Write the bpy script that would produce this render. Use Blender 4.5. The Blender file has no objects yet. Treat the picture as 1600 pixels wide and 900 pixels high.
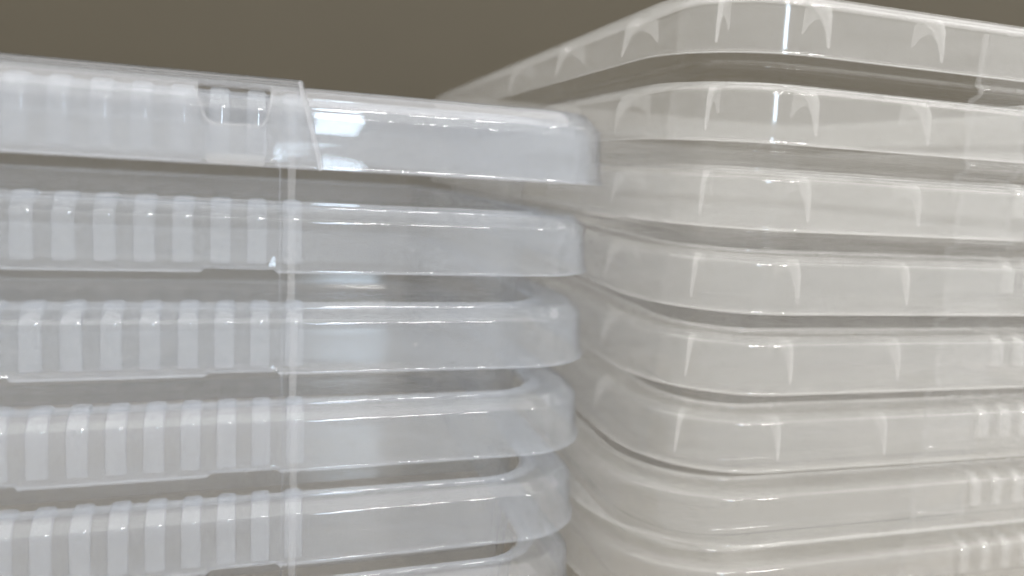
import bpy, bmesh, math, random
from mathutils import Vector, Matrix
random.seed(7)
S = bpy.context.scene
COL = S.collection

# ------------------------------------------------------------------ camera
CZ = 0.34                                   # the camera stands this high above the shelf
cam_d = bpy.data.cameras.new('camera'); cam = bpy.data.objects.new('camera', cam_d); COL.objects.link(cam)
RIGHT = Vector((0.94798, -0.312524, 0.060492)); UP = Vector((-0.007217, 0.168884, 0.98561)); FWD = Vector((0.318243, 0.934776, -0.157843))
m = Matrix.Identity(4)
for i in range(3):
    m[i][0] = RIGHT[i]; m[i][1] = UP[i]; m[i][2] = -FWD[i]
m[2][3] = CZ
cam.matrix_world = m
cam_d.sensor_width = 36; cam_d.lens = 1161.92 / 1600 * 36
cam_d.clip_start = 0.01; cam_d.clip_end = 100
cam_d.dof.use_dof = True; cam_d.dof.focus_distance = 0.345; cam_d.dof.aperture_fstop = 5.6
S.camera = cam

# ------------------------------------------------------------------ light of the shop
W = bpy.data.worlds.new('World'); S.world = W; W.use_nodes = True
W.node_tree.nodes['Background'].inputs[0].default_value = (1.0, 0.985, 0.97, 1)
W.node_tree.nodes['Background'].inputs[1].default_value = 0.50

def area(name, loc, aim, sx, sy, radiance, colour):
    """a light fitting of the shop, or the added fill; radiance in scene units, so power follows from its size"""
    l = bpy.data.lights.new(name, 'AREA'); l.shape = 'RECTANGLE'; l.size = sx; l.size_y = sy
    l.energy = radiance * sx * sy * math.pi; l.color = colour
    o = bpy.data.objects.new(name, l); COL.objects.link(o); o.location = loc
    d = Vector(aim) - Vector(loc); o.rotation_euler = d.to_track_quat('-Z', 'Y').to_euler()
    return o
CEIL = CZ + 1.9
# ceiling tubes of the shop, behind and above the camera
for (x0, x1, y, rad) in ((0.32, 0.60, -2.6, 46), (0.68, 1.0, -2.6, 46), (1.12, 1.3, -2.6, 46), (1.85, 2.35, -2.6, 52)):
    area('ceiling_tube', ((x0 + x1) / 2, y, CEIL), ((x0 + x1) / 2, y, 0), x1 - x0, 0.40, rad, (1.0, 0.97, 0.93))
# broad soft fill lamp added overhead to brighten the flanges and right stack
area('ceiling_fill', (0.9, -0.2, CEIL), (0.9, -0.2, 0), 7.0, 2.6, 0.75, (1.0, 0.98, 0.95))
# daylight window high in the far wall of the shop
area('shop_window', (0.72, -7.0, CZ + 2.35), (0.7, 0.3, CZ + 2.0), 0.45, 1.7, 13, (0.66, 0.83, 1.0))

S.view_settings.view_transform = 'Standard'; S.view_settings.look = 'None'
S.view_settings.exposure = 0.86; S.view_settings.gamma = 1; S.view_settings.use_curve_mapping = False
S.cycles.use_denoising = True
S.cycles.max_bounces = 7; S.cycles.diffuse_bounces = 4; S.cycles.glossy_bounces = 2
S.cycles.use_adaptive_sampling = True; S.cycles.adaptive_threshold = 0.042; S.cycles.adaptive_min_samples = 16
S.cycles.transmission_bounces = 2; S.cycles.transparent_max_bounces = 22
S.cycles.sample_clamp_indirect = 6

# ------------------------------------------------------------------ materials
def plastic(name, colour, alpha, rough=0.06, wave=0.0, transl=0.5, edge=0.2, flow=0.0):
    """milky thin-walled polypropylene: part of the light passes straight through, part is scattered both ways"""
    mt = bpy.data.materials.new(name); mt.use_nodes = True
    nt = mt.node_tree; nt.nodes.clear(); N = nt.nodes.new; L = nt.links.new
    out = N('ShaderNodeOutputMaterial')
    # longer path through the wall at a slant
    lw = N('ShaderNodeLayerWeight'); lw.inputs['Blend'].default_value = 0.5
    pw = N('ShaderNodeMath'); pw.operation = 'POWER'; pw.inputs[1].default_value = 3.0; L(lw.outputs['Facing'], pw.inputs[0])
    ml = N('ShaderNodeMath'); ml.operation = 'MULTIPLY_ADD'; ml.inputs[1].default_value = edge; ml.inputs[2].default_value = alpha
    L(pw.outputs[0], ml.inputs[0]); ml.use_clamp = True
    if flow:   # faint swirls where the resin flowed into the mould
        tf = N('ShaderNodeTexCoord'); mp = N('ShaderNodeMapping'); mp.inputs['Scale'].default_value = (14, 14, 60)
        nf = N('ShaderNodeTexNoise'); nf.inputs['Scale'].default_value = 1.0; nf.inputs['Detail'].default_value = 2; nf.inputs['Distortion'].default_value = 1.5
        L(tf.outputs['Object'], mp.inputs['Vector']); L(mp.outputs['Vector'], nf.inputs['Vector'])
        mf = N('ShaderNodeMath'); mf.operation = 'MULTIPLY_ADD'; mf.inputs[1].default_value = 2 * flow * alpha; mf.inputs[2].default_value = alpha * (1 - flow)
        L(nf.outputs['Fac'], mf.inputs[0]); L(mf.outputs[0], ml.inputs[2])
    df = N('ShaderNodeBsdfDiffuse'); df.inputs['Color'].default_value = (*colour, 1)
    tl = N('ShaderNodeBsdfTranslucent'); tl.inputs['Color'].default_value = (*colour, 1)
    sc = N('ShaderNodeMixShader'); sc.inputs[0].default_value = transl
    L(df.outputs[0], sc.inputs[1]); L(tl.outputs[0], sc.inputs[2])
    tr = N('ShaderNodeBsdfTransparent'); tr.inputs['Color'].default_value = (0.995, 0.995, 0.995, 1)
    mx = N('ShaderNodeMixShader'); L(ml.outputs[0], mx.inputs[0]); L(tr.outputs[0], mx.inputs[1]); L(sc.outputs[0], mx.inputs[2])
    geo = N('ShaderNodeNewGeometry')
    ior = N('ShaderNodeMapRange'); ior.inputs['To Min'].default_value = 1.49; ior.inputs['To Max'].default_value = 1 / 1.49
    L(geo.outputs['Backfacing'], ior.inputs['Value'])
    fr = N('ShaderNodeFresnel'); L(ior.outputs[0], fr.inputs['IOR'])
    gl = N('ShaderNodeBsdfGlossy'); gl.inputs['Roughness'].default_value = rough
    if wave:
        tc = N('ShaderNodeTexCoord')
        n1 = N('ShaderNodeTexNoise'); n1.inputs['Scale'].default_value = 22; n1.inputs['Detail'].default_value = 1
        L(tc.outputs['Object'], n1.inputs['Vector'])
        b1 = N('ShaderNodeBump'); b1.inputs['Strength'].default_value = wave; b1.inputs['Distance'].default_value = 0.002
        L(n1.outputs['Fac'], b1.inputs['Height']); L(b1.outputs['Normal'], gl.inputs['Normal'])
    fin = N('ShaderNodeMixShader'); L(fr.outputs[0], fin.inputs[0]); L(mx.outputs[0], fin.inputs[1]); L(gl.outputs[0], fin.inputs[2])
    L(fin.outputs[0], out.inputs['Surface'])
    return mt

def paint(name, colour, rough, scale, amount):
    mt = bpy.data.materials.new(name); mt.use_nodes = True; nt = mt.node_tree; b = nt.nodes['Principled BSDF']
    b.inputs['Roughness'].default_value = rough
    tc = nt.nodes.new('ShaderNodeTexCoord')
    n = nt.nodes.new('ShaderNodeTexNoise'); n.inputs['Scale'].default_value = scale; n.inputs['Detail'].default_value = 4
    r = nt.nodes.new('ShaderNodeMix'); r.data_type = 'RGBA'
    r.inputs[6].default_value = (*[c * (1 - amount) for c in colour], 1); r.inputs[7].default_value = (*[c * (1 + amount) for c in colour], 1)
    nt.links.new(tc.outputs['Object'], n.inputs['Vector']); nt.links.new(n.outputs['Fac'], r.inputs[0]); nt.links.new(r.outputs[2], b.inputs['Base Color'])
    return mt

COOL = (0.825, 0.88, 0.965); WARM = (0.945, 0.937, 0.912)
M = {
 'coolrim': plastic('cool_milky_rim', COOL, 0.118, wave=0.012, rough=0.04, flow=0.4, edge=0.12),
 'coolrib': plastic('cool_milky_rib', COOL, 0.095, edge=0.24, rough=0.05),
 'coolbody': plastic('cool_clear_wall', COOL, 0.03, edge=0.05, rough=0.1),
 'coolbar': plastic('cool_dense_bar', (0.88, 0.88, 0.88), 0.18),
 'lid': plastic('clear_lid_plastic', (0.83, 0.87, 0.94), 0.075, edge=0.12, rough=0.03, wave=0.22, flow=0.35),
 'latch': plastic('clear_latch_plastic', (0.85, 0.88, 0.94), 0.05, edge=0.14, rough=0.03, wave=0.15),
 'latch_edge': plastic('clear_latch_edge', (0.9, 0.91, 0.94), 0.16, rough=0.03),
 'warmrim': plastic('warm_milky_rim', WARM, 0.16, wave=0.02, rough=0.065, flow=0.35, edge=0.16),
 'warmweb': plastic('warm_milky_web', WARM, 0.15, edge=0.12),
 'warmroot': plastic('warm_milky_root', (0.96, 0.95, 0.93), 0.16),
 'warmrib': plastic('warm_milky_rib', WARM, 0.12),
 'warmbody': plastic('warm_clear_wall', WARM, 0.035, edge=0.06, rough=0.1),
 'wall': paint('olive_wall_paint', (0.076, 0.064, 0.042), 0.75, 1.4, 0.14),
 'shelf': paint('beige_shelf_paint', (0.30, 0.27, 0.22), 0.5, 6.0, 0.05),
}

# ------------------------------------------------------------------ mesh helpers
def mesh_obj(name, verts, faces, mat, parent=None, smooth=35, solid=0.0, soff=-1):
    me = bpy.data.meshes.new(name); me.from_pydata(verts, [], faces); me.validate(); me.update()
    bm = bmesh.new(); bm.from_mesh(me); bmesh.ops.remove_doubles(bm, verts=bm.verts, dist=1e-6)
    bmesh.ops.recalc_face_normals(bm, faces=bm.faces); bm.to_mesh(me); bm.free()
    return link(name, me, mat, parent, smooth, solid, soff)

def link(name, me, mat, parent=None, smooth=35, solid=0.0, soff=-1):
    me.materials.clear(); me.materials.append(mat)
    for p in me.polygons: p.use_smooth = True
    me.set_sharp_from_angle(angle=math.radians(smooth))
    o = bpy.data.objects.new(name, me); COL.objects.link(o)
    if parent: o.parent = parent
    if solid:
        md = o.modifiers.new('thickness', 'SOLIDIFY'); md.thickness = solid; md.offset = soff; md.use_even_offset = False
        es = o.modifiers.new('crisp_edges', 'EDGE_SPLIT'); es.split_angle = math.radians(smooth + 8); es.use_edge_sharp = False
    return o

def ring(hx, hy, r, breaks, nc=14, ns=6):
    """rounded rectangle, counter-clockwise from the front left; breaks: x of extra points on the front"""
    pts = []
    a, b = -(hx - r), hx - r
    xs = sorted([a + (b - a) * i / ns for i in range(ns + 1)] + [min(max(x, a), b) for x in breaks])
    pts += [(x, -hy) for x in xs]
    for (cx, cy, t0) in ((b, -(hy - r), -90), (b, hy - r, 0), (a, hy - r, 90), (a, -(hy - r), 180)):
        for i in range(1, nc):
            t = math.radians(t0 + 90 * i / nc); pts.append((cx + r * math.cos(t), cy + r * math.sin(t)))
        t = math.radians(t0 + 90)
        end = (cx + r * math.cos(t), cy + r * math.sin(t))
        pts.append(end)
        if t0 == -90: side = (end, (hx, hy - r))
        elif t0 == 0: side = (end, (a, hy))
        elif t0 == 90: side = (end, (-hx, -(hy - r)))
        else: side = None
        if side:
            for i in range(1, 5): pts.append((side[0][0] + (side[1][0] - side[0][0]) * i / 4, side[0][1] + (side[1][1] - side[0][1]) * i / 4))
    pts.pop()
    return pts

def sweep(hx, hy, r, prof, breaks=(), cap=False, zmod=None, drop=None):
    """prof: (dx, dy, z) insets of successive rings"""
    V, F = [], []; n = None
    for (dx, dy, z) in prof:
        rr = max(0.006, r - dy)
        R_ = ring(hx - dx, hy - dy, rr, breaks); n = len(R_)
        for (x, y) in R_: V.append((x, y, zmod(x, y, z) if zmod else z))
    for j in range(len(prof) - 1):
        for i in range(n):
            k = (i + 1) % n
            q = (j * n + i, j * n + k, (j + 1) * n + k, (j + 1) * n + i)
            c = [sum(V[t][s] for t in q) / 4 for s in range(3)]
            if drop and drop(*c): continue
            F.append(q)
    if cap: F.append(tuple((len(prof) - 1) * n + i for i in range(n)))
    return V, F

def arc(cd, cz, r, a0, a1, n):
    return [(cd - r * math.cos(math.radians(a0 + (a1 - a0) * i / n)), cz + r * math.sin(math.radians(a0 + (a1 - a0) * i / n))) for i in range(n + 1)]

def strip(prof, x0, x1, raise_, bev=0.0008, sink=0.0004, top=1.0):
    """solid bar that follows a front profile (y, z), standing proud of it by raise_"""
    n = len(prof); nor = []
    for i in range(n):
        a = Vector(prof[max(i - 1, 0)]); b = Vector(prof[min(i + 1, n - 1)]); t = (b - a).normalized()
        nor.append(Vector((-t.y, t.x)))
    cs = [(x0, -sink), (x0, raise_ * .45), (x0 + bev * .3, raise_ * .8), (x0 + bev, raise_), ((x0 + x1) / 2, raise_ * 1.06),
          (x1 - bev, raise_), (x1 - bev * .3, raise_ * .8), (x1, raise_ * .45), (x1, -sink)]
    V, F = [], []; m_ = len(cs)
    for i in range(n):
        p = Vector(prof[i])
        g = 1 + (top - 1) * max(0, nor[i].y) ** 1.5 if nor[i].y > 0 else 1
        for (x, h) in cs:
            q = p + nor[i] * (h * g if h > 0 else h); V.append((x, q.x, q.y))
    for i in range(n - 1):
        for j in range(m_):
            k = (j + 1) % m_
            F.append((i * m_ + j, i * m_ + k, (i + 1) * m_ + k, (i + 1) * m_ + j))
    F.append(tuple(range(m_))); F.append(tuple((n - 1) * m_ + j for j in range(m_)))
    return V, F

def box(x0, x1, y0, y1, z0, z1, b=0.0):
    bm = bmesh.new()
    bmesh.ops.create_cube(bm, size=1)
    for v in bm.verts:
        v.co = Vector(((x0 + x1) / 2 + v.co.x * (x1 - x0), (y0 + y1) / 2 + v.co.y * (y1 - y0), (z0 + z1) / 2 + v.co.z * (z1 - z0)))
    if b: bmesh.ops.bevel(bm, geom=bm.edges[:], offset=b, segments=2, affect='EDGES')
    V = [tuple(v.co) for v in bm.verts]; F = [tuple(v.index for v in f.verts) for f in bm.faces]
    bm.free(); return V, F

def empty(name, loc, rz=0.0):
    o = bpy.data.objects.new(name, None); COL.objects.link(o); o.location = loc; o.rotation_euler = (0, 0, rz)
    o.empty_display_size = 0.02
    return o
def tag(o, label, cat, group=None):
    o['label'] = label; o['category'] = cat
    if group: o['group'] = group
def copy_tree(o, parent=None):
    c = o.copy(); COL.objects.link(c); c.parent = parent
    for ch in list(o.children): copy_tree(ch, c)
    return c

# ------------------------------------------------------------------ the setting
sh = mesh_obj('shelf', *box(-1.6, 2.2, -0.02, 1.24, -0.03, 0.0, 0.003), M['shelf']); sh['kind'] = 'structure'
wl = mesh_obj('wall', *box(-3.5, 4.5, 1.25, 1.29, -1.2, 2.2), M['wall']); wl['kind'] = 'structure'

# ------------------------------------------------------------------ bins of the left stack
LP, LDX, LDY = 0.045, 0.000789, -0.000131
XC = -0.0602; YLF = 0.3302; ZL = CZ - 0.00505
HXA, HYA, RA = 0.2245, 0.185, 0.042
YF = -HYA                                     # local y of the lip
RIB0, RIBS, RIBW = 0.01166 - XC, 0.01437, 0.0079
HB = 0.110                                    # body below the lip plane
NOTCH = [(-0.0248 - XC, 0.0057 - XC)]; NOTCH.append((-NOTCH[0][1], -NOTCH[0][0]))

skirtA = [(0.0, 0.0), (0.0, 0.0012), (0.0002, 0.0015), (0.0012, 0.0018), (0.00145, 0.0020), (0.0015, 0.0025), (0.0022, 0.0120), (0.00285, 0.0196), (0.00292, 0.0203)] + \
         arc(0.0060, 0.0214, 0.0030, 5, 46, 8) + arc(0.01056, 0.0254, 0.0034, 46, 90, 6) + [(0.0152, 0.0288)] + arc(0.0152, 0.0270, -0.0018, 270, 180, 4)[1:]
def sideext(d):                               # the flange is wider along the short sides
    return d if d < 0.011 else d + 0.017 * min(1, (d - 0.011) / 0.004)
profA = [(sideext(d), d, z + HB) for d, z in skirtA]
bodyA = [(0.0170, 0.0268), (0.0176, 0.018), (0.0192, -0.002), (0.0222, -0.040), (0.0254, -0.080), (0.0272, -0.104), (0.0290, -0.1085), (0.0330, -0.110)]
profBodyA = [(d + 0.017, d, z + HB) for d, z in bodyA]

def notch_z(x, y, z):
    if y < YF + 0.004 and z < HB + 0.0031:
        for a, b in NOTCH:
            if a + 1e-5 < x < b - 1e-5: return max(z, HB + 0.0026 + (z - HB) * 0.2)
    return z
BRK = []
for a, b in NOTCH: BRK += [a, a + 0.0009, b - 0.0009, b]

rib_prof = [(YF + d, z + HB) for d, z in skirtA if z > 0.0022][:-3] + [(YF + 0.0150, HB + 0.0288)]
rib_lo = [(YF + 0.0016, HB + 0.0040)] + rib_prof[1:]

def make_binA():
    t = empty('storage_bin', (0, 0, 0))
    mesh_obj('rim', *sweep(HXA, HYA, RA, profA, BRK, zmod=notch_z), M['coolrim'], t, solid=0.0015)
    mesh_obj('body', *sweep(HXA, HYA, RA, profBodyA, (), cap=True), M['coolbody'], t)
    r0 = mesh_obj('rib', *strip(rib_lo, -RIBW / 2, RIBW / 2, 0.0015, 0.0012, top=1.35), M['coolrib'], t)
    r0.location.x = RIB0
    for i in range(1, 11):
        r = r0.copy(); COL.objects.link(r); r.parent = t; r.location.x = RIB0 - i * RIBS
    wp = [(YF + 0.0205, HB - 0.0205)] + [(YF + d, z + HB) for d, z in bodyA[::-1] if z > -0.015]
    w0 = mesh_obj('wall_rib', *strip(wp, 0.0103 - XC, 0.0137 - XC, 0.0016, 0.0005), M['coolbar'], t)
    mesh_obj('wall_rib', *strip(wp, -(0.0137 - XC), -(0.0103 - XC), 0.0016, 0.0005), M['coolbar'], t)
    mesh_obj('wall_step', *strip(wp, 0.0066 - XC, 0.0074 - XC, 0.0009, 0.0002), M['coolrib'], t)
    mesh_obj('wall_step', *strip(wp, -(0.0074 - XC), -(0.0066 - XC), 0.0009, 0.0002), M['coolrib'], t)
    return t

labA = ['ribbed translucent bin at the top of the left stack, under the clear latched lid',
        'bluish translucent bin with ribbed rim directly below the lidded bin, left stack',
        'bluish ribbed bin third from the top in the left stack',
        'bluish ribbed bin fourth from the top in the left stack, flange just in view',
        'bluish ribbed bin second from the bottom of the left stack, whole flange in view',
        'lowest bin of the left stack, cut off by the bottom picture edge']
protoA = make_binA()
for k in range(6):
    o = protoA if k == 0 else copy_tree(protoA)
    j = 0 if k == 0 else 1
    o.location = (XC + LDX * k + j * random.uniform(-.0004, .0004), YLF - 0.0015 + LDY * k + HYA + j * random.uniform(-.0004, .0004), ZL - LP * k - HB)
    o.rotation_euler.z = j * math.radians(random.uniform(-.12, .12))
    tag(o, labA[k], 'storage bin', 'bins nested in the left stack')
    if 1 <= k <= 4:                           # small pale flakes modelled in place of glints on the smooth rim
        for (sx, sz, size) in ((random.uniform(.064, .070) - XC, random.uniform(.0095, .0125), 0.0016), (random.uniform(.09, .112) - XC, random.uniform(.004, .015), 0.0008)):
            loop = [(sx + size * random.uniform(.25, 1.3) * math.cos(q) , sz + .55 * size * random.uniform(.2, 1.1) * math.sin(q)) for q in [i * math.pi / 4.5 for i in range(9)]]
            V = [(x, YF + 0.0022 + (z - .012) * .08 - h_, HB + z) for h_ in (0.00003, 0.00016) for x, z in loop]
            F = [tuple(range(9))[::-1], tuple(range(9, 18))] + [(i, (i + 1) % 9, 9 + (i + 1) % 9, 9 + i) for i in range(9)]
            mesh_obj('glint_flake', V, F, M['coolbar'], o)

# ------------------------------------------------------------------ lid with latch on the left stack
def make_lid():
    t = empty('bin_lid', (XC, YLF - 0.0015 + HYA, ZL))
    e = 0.0030; hx, hy, r = HXA + e + 0.002, HYA + e, RA + e
    pr = [(0.0, 0.0, -0.0006), (0.0, 0.0, 0.0010), (0.0002, 0.0002, 0.0013), (0.0009, 0.0009, 0.0015), (0.0011, 0.0011, 0.0017), (0.00115, 0.00115, 0.0023), (0.0019, 0.0019, 0.0150), (0.00242, 0.00242, 0.0232), (0.0025, 0.0025, 0.0240)]
    pr += [(d, d, z) for d, z in arc(0.0055, 0.0246, 0.0030, 6, 45, 6) + arc(0.0120, 0.0306, 0.0032, 47, 90, 5)]
    pr += [(0.020, 0.020, 0.0338), (0.0225, 0.0225, 0.0332), (0.0236, 0.0236, 0.0312), (0.0250, 0.0250, 0.0302), (0.06, 0.06, 0.0302)]
    hole = [(-0.0250 - XC, 0.0026 - XC)]; hole.append((-hole[0][1], -hole[0][0]))
    br = [v for h in hole for v in h]
    def drop(x, y, z):
        return y < -hy + 0.0085 and z > 0.0150 and any(a < x < b for a, b in hole)
    V, F = sweep(hx, hy, r, pr, br, cap=True, drop=drop)
    mesh_obj('lid_shell', V, F, M['lid'], t, solid=0.0013)
    # latch plate: trapezoid with two finger openings, rounded below
    f = -hy
    zt, zb = 0.0318, -0.0004
    def loopA():
        a, b = 0.0228 - XC, 0.0143 - XC
        return [(-a, zb), (a, zb), (b + (a - b) * .10, zt * .93), (b, zt), (-b, zt), (-b - (a - b) * .10, zt * .93)]
    def hole_loop(s):
        tl, trr, bl, brr = -0.0263 - XC, 0.0036 - XC, -0.0226 - XC, 0.0015 - XC
        zh, zl_ = 0.0300, 0.0157; rad = 0.0046; P_ = [(tl, zh)]
        for i in range(7):
            q = math.radians(180 + 90 * i / 6); P_.append((bl + rad + rad * math.cos(q), zl_ + rad + rad * math.sin(q)))
        for i in range(7):
            q = math.radians(270 + 90 * i / 6); P_.append((brr - rad + rad * math.cos(q), zl_ + rad + rad * math.sin(q)))
        P_.append((trr, zh))
        return [(s * x, z) for x, z in P_]
    bm = bmesh.new(); edges = []
    for lp in (loopA(), hole_loop(1), hole_loop(-1)):
        vs = [bm.verts.new((x, 0, z)) for x, z in lp]
        edges += [bm.edges.new((vs[i], vs[(i + 1) % len(vs)])) for i in range(len(vs))]
    bmesh.ops.triangle_fill(bm, use_beauty=True, edges=edges)
    for v in bm.verts:
        z = v.co.z; v.co.y = f - 0.0042 + 0.0022 * (z - zb) / (zt - zb)
    # rolled top that turns back onto the lid
    b0 = 0.0143 - XC; prev = None
    roll = [(f - 0.0020, zt), (f - 0.0016, zt + .0015), (f - 0.0004, zt + .0027), (f + 0.0014, zt + .0032), (f + 0.010, zt + .0034), (f + 0.0215, zt + .0030)]
    for (y, z) in roll:
        row = [bm.verts.new((b0 * (-1 + 2 * i / 8), y, z)) for i in range(9)]
        if prev:
            for i in range(8): bm.faces.new((prev[i], prev[i + 1], row[i + 1], row[i]))
        prev = row
    # side returns
    for s in (-1, 1):
        ps = [(0.0228 - XC, zb), (0.0143 - XC + .00085, zt * .93), (0.0143 - XC, zt), (0.0143 - XC, zt + .0032)]
        fr = []; bk = []
        for i, (x, z) in enumerate(ps):
            yy = f - 0.0042 + 0.0022 * (min(z, zt) - zb) / (zt - zb)
            if i == 3: yy = f + 0.0014
            fr.append(bm.verts.new((s * x, yy, z))); bk.append(bm.verts.new((s * (x + .0012), f + (0.0014 if i < 2 else 0.005), z)))
        for i in range(3): bm.faces.new((fr[i], fr[i + 1], bk[i + 1], bk[i]))
    bmesh.ops.recalc_face_normals(bm, faces=bm.faces)
    me = bpy.data.meshes.new('latch'); bm.to_mesh(me); bm.free()
    la = link('latch', me, M['latch'], t, 30, 0.0014, 0)
    def tube(name, pts, rad, mat, parent):
        V, F = [], []; n = len(pts)
        for i, p in enumerate(pts):
            t_ = (Vector(pts[min(i + 1, n - 1)]) - Vector(pts[max(i - 1, 0)])).normalized()
            u_ = t_.cross(Vector((0, 1, 0))).normalized(); w_ = t_.cross(u_)
            for j in range(6):
                q = j * math.pi / 3; V.append(tuple(Vector(p) + u_ * rad * math.cos(q) + w_ * rad * math.sin(q)))
        for i in range(n - 1):
            for j in range(6): F.append((i * 6 + j, i * 6 + (j + 1) % 6, i * 6 + 6 + (j + 1) % 6, i * 6 + 6 + j))
        F += [tuple(range(6)), tuple((n - 1) * 6 + j for j in range(6))]
        return mesh_obj(name, V, F, mat, parent)
    def on_plate(x, z): return (x, f - 0.0042 + 0.0022 * (z - zb) / (zt - zb) - 0.0004, z)
    for s in (1, -1):
        tube('opening_rim', [on_plate(x, z) for x, z in hole_loop(s)], 0.0006, M['latch_edge'], la)
        a_, b_ = 0.0228 - XC, 0.0143 - XC
        tube('latch_edge', [on_plate(s * a_, zb)] + [on_plate(s * (b_ + (a_ - b_) * q), zb + (zt - zb) * (1 - q) ** 0.92) for q in (.85, .7, .5, .3, .15, .05)] + [(s * b_, f - .0012, zt + .0020), (s * b_, f + .0016, zt + .0032), (s * b_, f + .02, zt + .0030)], 0.0009, M['latch_edge'], la)
    for s in (1, -1):
        xa, xb = sorted((s * (-0.0215 - XC), s * (0.0006 - XC)))
        mesh_obj('clip_tab', *box(xa, xb, f - 0.0036, f - 0.0008, 0.0000, 0.0042, 0.0006), M['coolbar'], la)
        for x in (xa, xb):
            mesh_obj('latch_rib', *box(x - .0004, x + .0004, f - 0.0034, f - 0.0006, 0.0044, 0.0155, 0.0002), M['coolrib'], la)
    return t
lid = make_lid(); tag(lid, 'clear plastic lid with a latch flap and finger opening, topping the left stack', 'lid')

# ------------------------------------------------------------------ bins of the right stack
YAW = -0.03617; RPIT = 0.03917; ZR = CZ + 0.05726
RO = Vector((0.27, 0.2846, 0))
XCB = 0.185                                   # bin centre in the stack's own x
HB2 = 0.115
def place_right(o, k, hy, jit):
    j = 1 if jit else 0
    lx, ly = XCB + j * random.uniform(-.0004, .0004), -0.0015 + hy
    c, s = math.cos(YAW), math.sin(YAW)
    o.location = (RO.x + c * lx - s * ly - 0.00009 * k, RO.y + s * lx + c * ly - 0.00007 * k, ZR - RPIT * k - HB2)
    o.rotation_euler.z = YAW + j * math.radians(random.uniform(-.16, .16))

HYB = 0.345
def skirtB(lipw):
    return [(0.0, 0.0), (0.0, 0.0013), (0.0002, 0.0016), (0.0011, 0.0019), (0.0014 + lipw, 0.0022), (0.0016, 0.0028), (0.00165, 0.0040), (0.0022, 0.012), (0.00275, 0.0206), (0.0028, 0.0215)] + \
         arc(0.0064, 0.0222, 0.0035, 6, 50, 6) + arc(0.0082, 0.0248, 0.0028, 60, 90, 3) + [(0.0222, 0.0276)] + arc(0.0222, 0.0260, -0.0016, 270, 180, 4)[1:]
bodyB = [(d + 0.0044, z) for d, z in ((0.0194, 0.0258), (0.0198, 0.010), (0.0201, 0.0006), (0.0192, -0.0004), (0.0180, -0.0016), (0.0176, -0.0030), (0.0180, -0.0044), (0.0196, -0.0058), (0.0224, -0.0066), (0.0234, -0.0076),
         (0.0258, -0.040), (0.0284, -0.080), (0.0302, -0.110), (0.0318, -0.1138), (0.036, -0.115))]

def plate(loop, th):
    n = len(loop)
    V = [(-th, y, z) for y, z in loop] + [(th, y, z) for y, z in loop]
    F = [tuple(range(n)), tuple(n + i for i in reversed(range(n)))] + [(i, (i + 1) % n, n + (i + 1) % n, n + i) for i in range(n)]
    return V, F
WEB_OUT = [(0.0031, 0.0050), (0.0037, 0.0120), (0.0046, 0.0195), (0.0066, 0.0232), (0.0100, 0.0258)]
def web_arch(n, end):
    """lower edge of a web, from the skirt's foot up and over towards the wall"""
    pts = []
    for i in range(n + 1):
        q = i / n; y = 0.0037 + (end - 0.0037) * q
        pts.append((y, 0.0052 + 0.0142 * (1 - (1 - min(q / 0.55, 1)) ** 2.6) - 0.0050 * max(0, (q - 0.55) / 0.45) ** 2))
    return pts
def web_mesh():
    """arched web plate between skirt and wall: local y inwards from the lip, z up from the lip"""
    return plate(WEB_OUT + [(0.0226, 0.0258)] + web_arch(14, 0.0236)[::-1], 0.0006)
def fillet_mesh():
    """thick root of the web where it joins the skirt, tapering to its foot"""
    inner = [(0.0165, 0.0246), (0.0118, 0.0212), (0.0078, 0.0165), (0.0056, 0.0110), (0.0041, 0.0056)]
    n = len(WEB_OUT); V = []; F = []
    for i in range(n):
        th = 0.0005 + 0.0012 * (i / (n - 1)) ** 0.8
        o, q = WEB_OUT[i], inner[n - 1 - i]
        V += [(-th, *o), (th, *o), (th * .3, *q), (-th * .3, *q)]
    for i in range(n - 1):
        for j in range(4): F.append((i * 4 + j, i * 4 + (j + 1) % 4, i * 4 + 4 + (j + 1) % 4, i * 4 + 4 + j))
    F += [(0, 1, 2, 3), tuple((n - 1) * 4 + j for j in range(4))]
    return V, F

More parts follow.
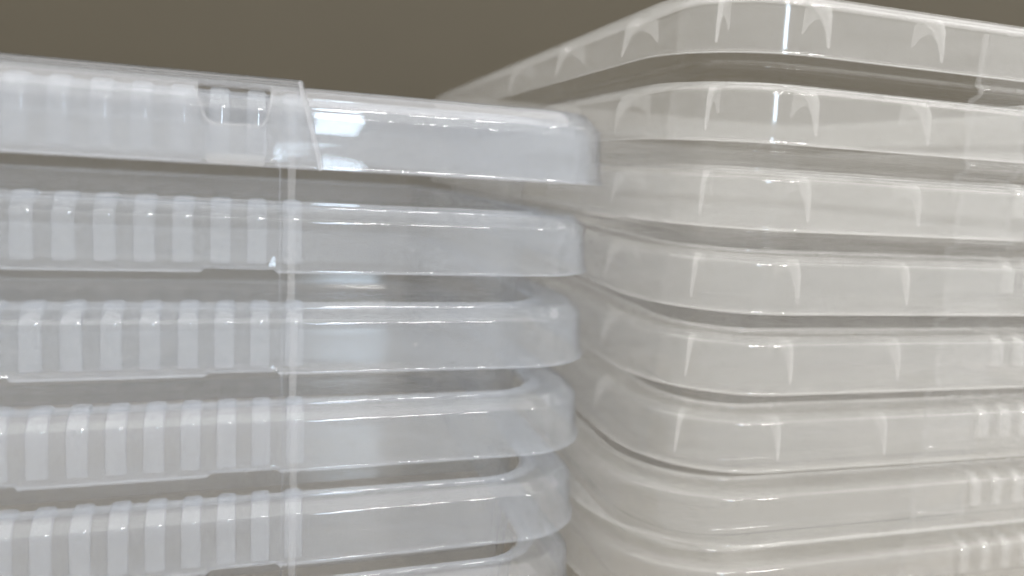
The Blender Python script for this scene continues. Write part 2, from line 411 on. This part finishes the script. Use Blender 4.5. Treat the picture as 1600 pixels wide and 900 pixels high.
def make_binB(kind):
    hx, r = (0.281, 0.060) if kind == 'web' else (0.293, 0.075)
    t = empty('storage_bin', (0, 0, 0)); f = -HYB
    sk = skirtB(0.0002)
    mesh_obj('rim', *sweep(hx, HYB, r, [(d, d, z + HB2) for d, z in sk], ()), M['warmrim'], t, solid=0.0015)
    mesh_obj('body', *sweep(hx, HYB, r, [(d, d, z + HB2) for d, z in bodyB], (), cap=True), M['warmbody'], t)
    wp = [(f + 0.0285, HB2 - 0.0200)] + [(f + d, z + HB2) for d, z in bodyB[::-1] if z > -0.012]
    for s in (1, -1):
        a, b = sorted((s * (0.0816 - XCB), s * (0.1168 - XCB)))
        mesh_obj('wall_panel', *strip(wp, a, b, 0.0016, 0.0012), M['warmbody'], t)
        for x in (a, b):
            mesh_obj('panel_edge', *strip(wp, x - .0009, x + .0009, 0.0018, 0.0004), M['warmrib'], t)
    rp = [(f + d, z + HB2) for d, z in sk if z > 0.0040][:-3] + [(f + 0.0220, HB2 + 0.0276)]
    if kind == 'web':
        x0, st, w = 0.0970, 0.0150, 0.0078
    else:
        x0, st, w = 0.1010, 0.0149, 0.0062
    r0 = mesh_obj('rib', *strip(rp, -w / 2, w / 2, 0.0016, 0.0012), M['warmrib'], t); r0.location.x = x0 - XCB
    i = 1
    while x0 + i * st <= 2 * XCB - x0 + .001:
        q = r0.copy(); COL.objects.link(q); q.parent = t; q.location.x = x0 + i * st - XCB; i += 1
    if kind == 'web':
        w0 = mesh_obj('web', *web_mesh(), M['warmweb'], t)
        f0 = mesh_obj('web_root', *fillet_mesh(), M['warmroot'], w0)
        spots = []
        for x in (-0.0285, 0.0358): spots += [((x - XCB, f), 0.0), ((XCB - x, f), 0.0)]
        for s in (-1, 1):
            q = math.radians(45); cx = s * (hx - r)
            spots.append(((cx + s * r * math.sin(q), -(HYB - r) - r * math.cos(q)), s * q))
            for yy in (0.086, 0.192, 0.305): spots.append(((s * hx, f + yy), s * math.pi / 2))
        for i, ((x, y), a) in enumerate(spots):
            o = w0 if i == 0 else w0.copy()
            if i:
                COL.objects.link(o); o.parent = t
                g = f0.copy(); COL.objects.link(g); g.parent = o
            o.location = (x, y, HB2); o.rotation_euler.z = a
    return t

labB = ['topmost bin of the right stack, its rim touching the upper edge of the picture',
        'milky bin second from the top of the right stack',
        'milky bin third from the top of the right stack, with arched webs',
        'milky bin fourth from the top of the right stack, with arched webs',
        'milky bin fifth from the top of the right stack, embossed flange just in view',
        'lowest of the six arched-web bins in the right stack',
        'plain smooth-rimmed bin directly below the six arched-web bins, right stack',
        'lowest plain-rimmed bin at the bottom of the right stack, partly out of the picture']
pB = make_binB('web'); pC = make_binB('plain'); usedB = usedC = False
right = []
for k in range(8):
    if k < 6: o = pB if k == 0 else copy_tree(pB)
    else: o = pC if k == 6 else copy_tree(pC)
    place_right(o, k, HYB, k > 0)
    tag(o, labB[k], 'storage bin', 'bins nested in the right stack')
    right.append(o)

# raised zigzag lettering, worn beyond reading, on the flange of the fifth and sixth bin
bm = bmesh.new(); xx = -0.0208 - XCB; n = 0
V, F = [], []
while xx < 0.0432 - XCB:
    for (xa, ya, xb, yb) in ((xx, 0.0168, xx + 0.0017, 0.0118), (xx + 0.0017, 0.0118, xx + 0.0030, 0.0168)):
        b = len(V); w = 0.00028
        for (x, y) in ((xa, ya), (xb, yb)):
            V += [(x - w, -HYB + y, HB2 + 0.0275), (x + w, -HYB + y, HB2 + 0.0275), (x + w * .6, -HYB + y, HB2 + 0.0280), (x - w * .6, -HYB + y, HB2 + 0.0280)]
        F += [(b, b + 1, b + 2, b + 3), (b + 4, b + 5, b + 6, b + 7)] + [(b + i, b + (i + 1) % 4, b + 4 + (i + 1) % 4, b + 4 + i) for i in range(4)]
    n += 1; xx += 0.0032 + (0.0022 if n % 5 == 0 else 0)
bm.free()
e0 = mesh_obj('embossed_mark', V, F, M['warmrib'], right[4])
e1 = e0.copy(); COL.objects.link(e1); e1.parent = right[5]
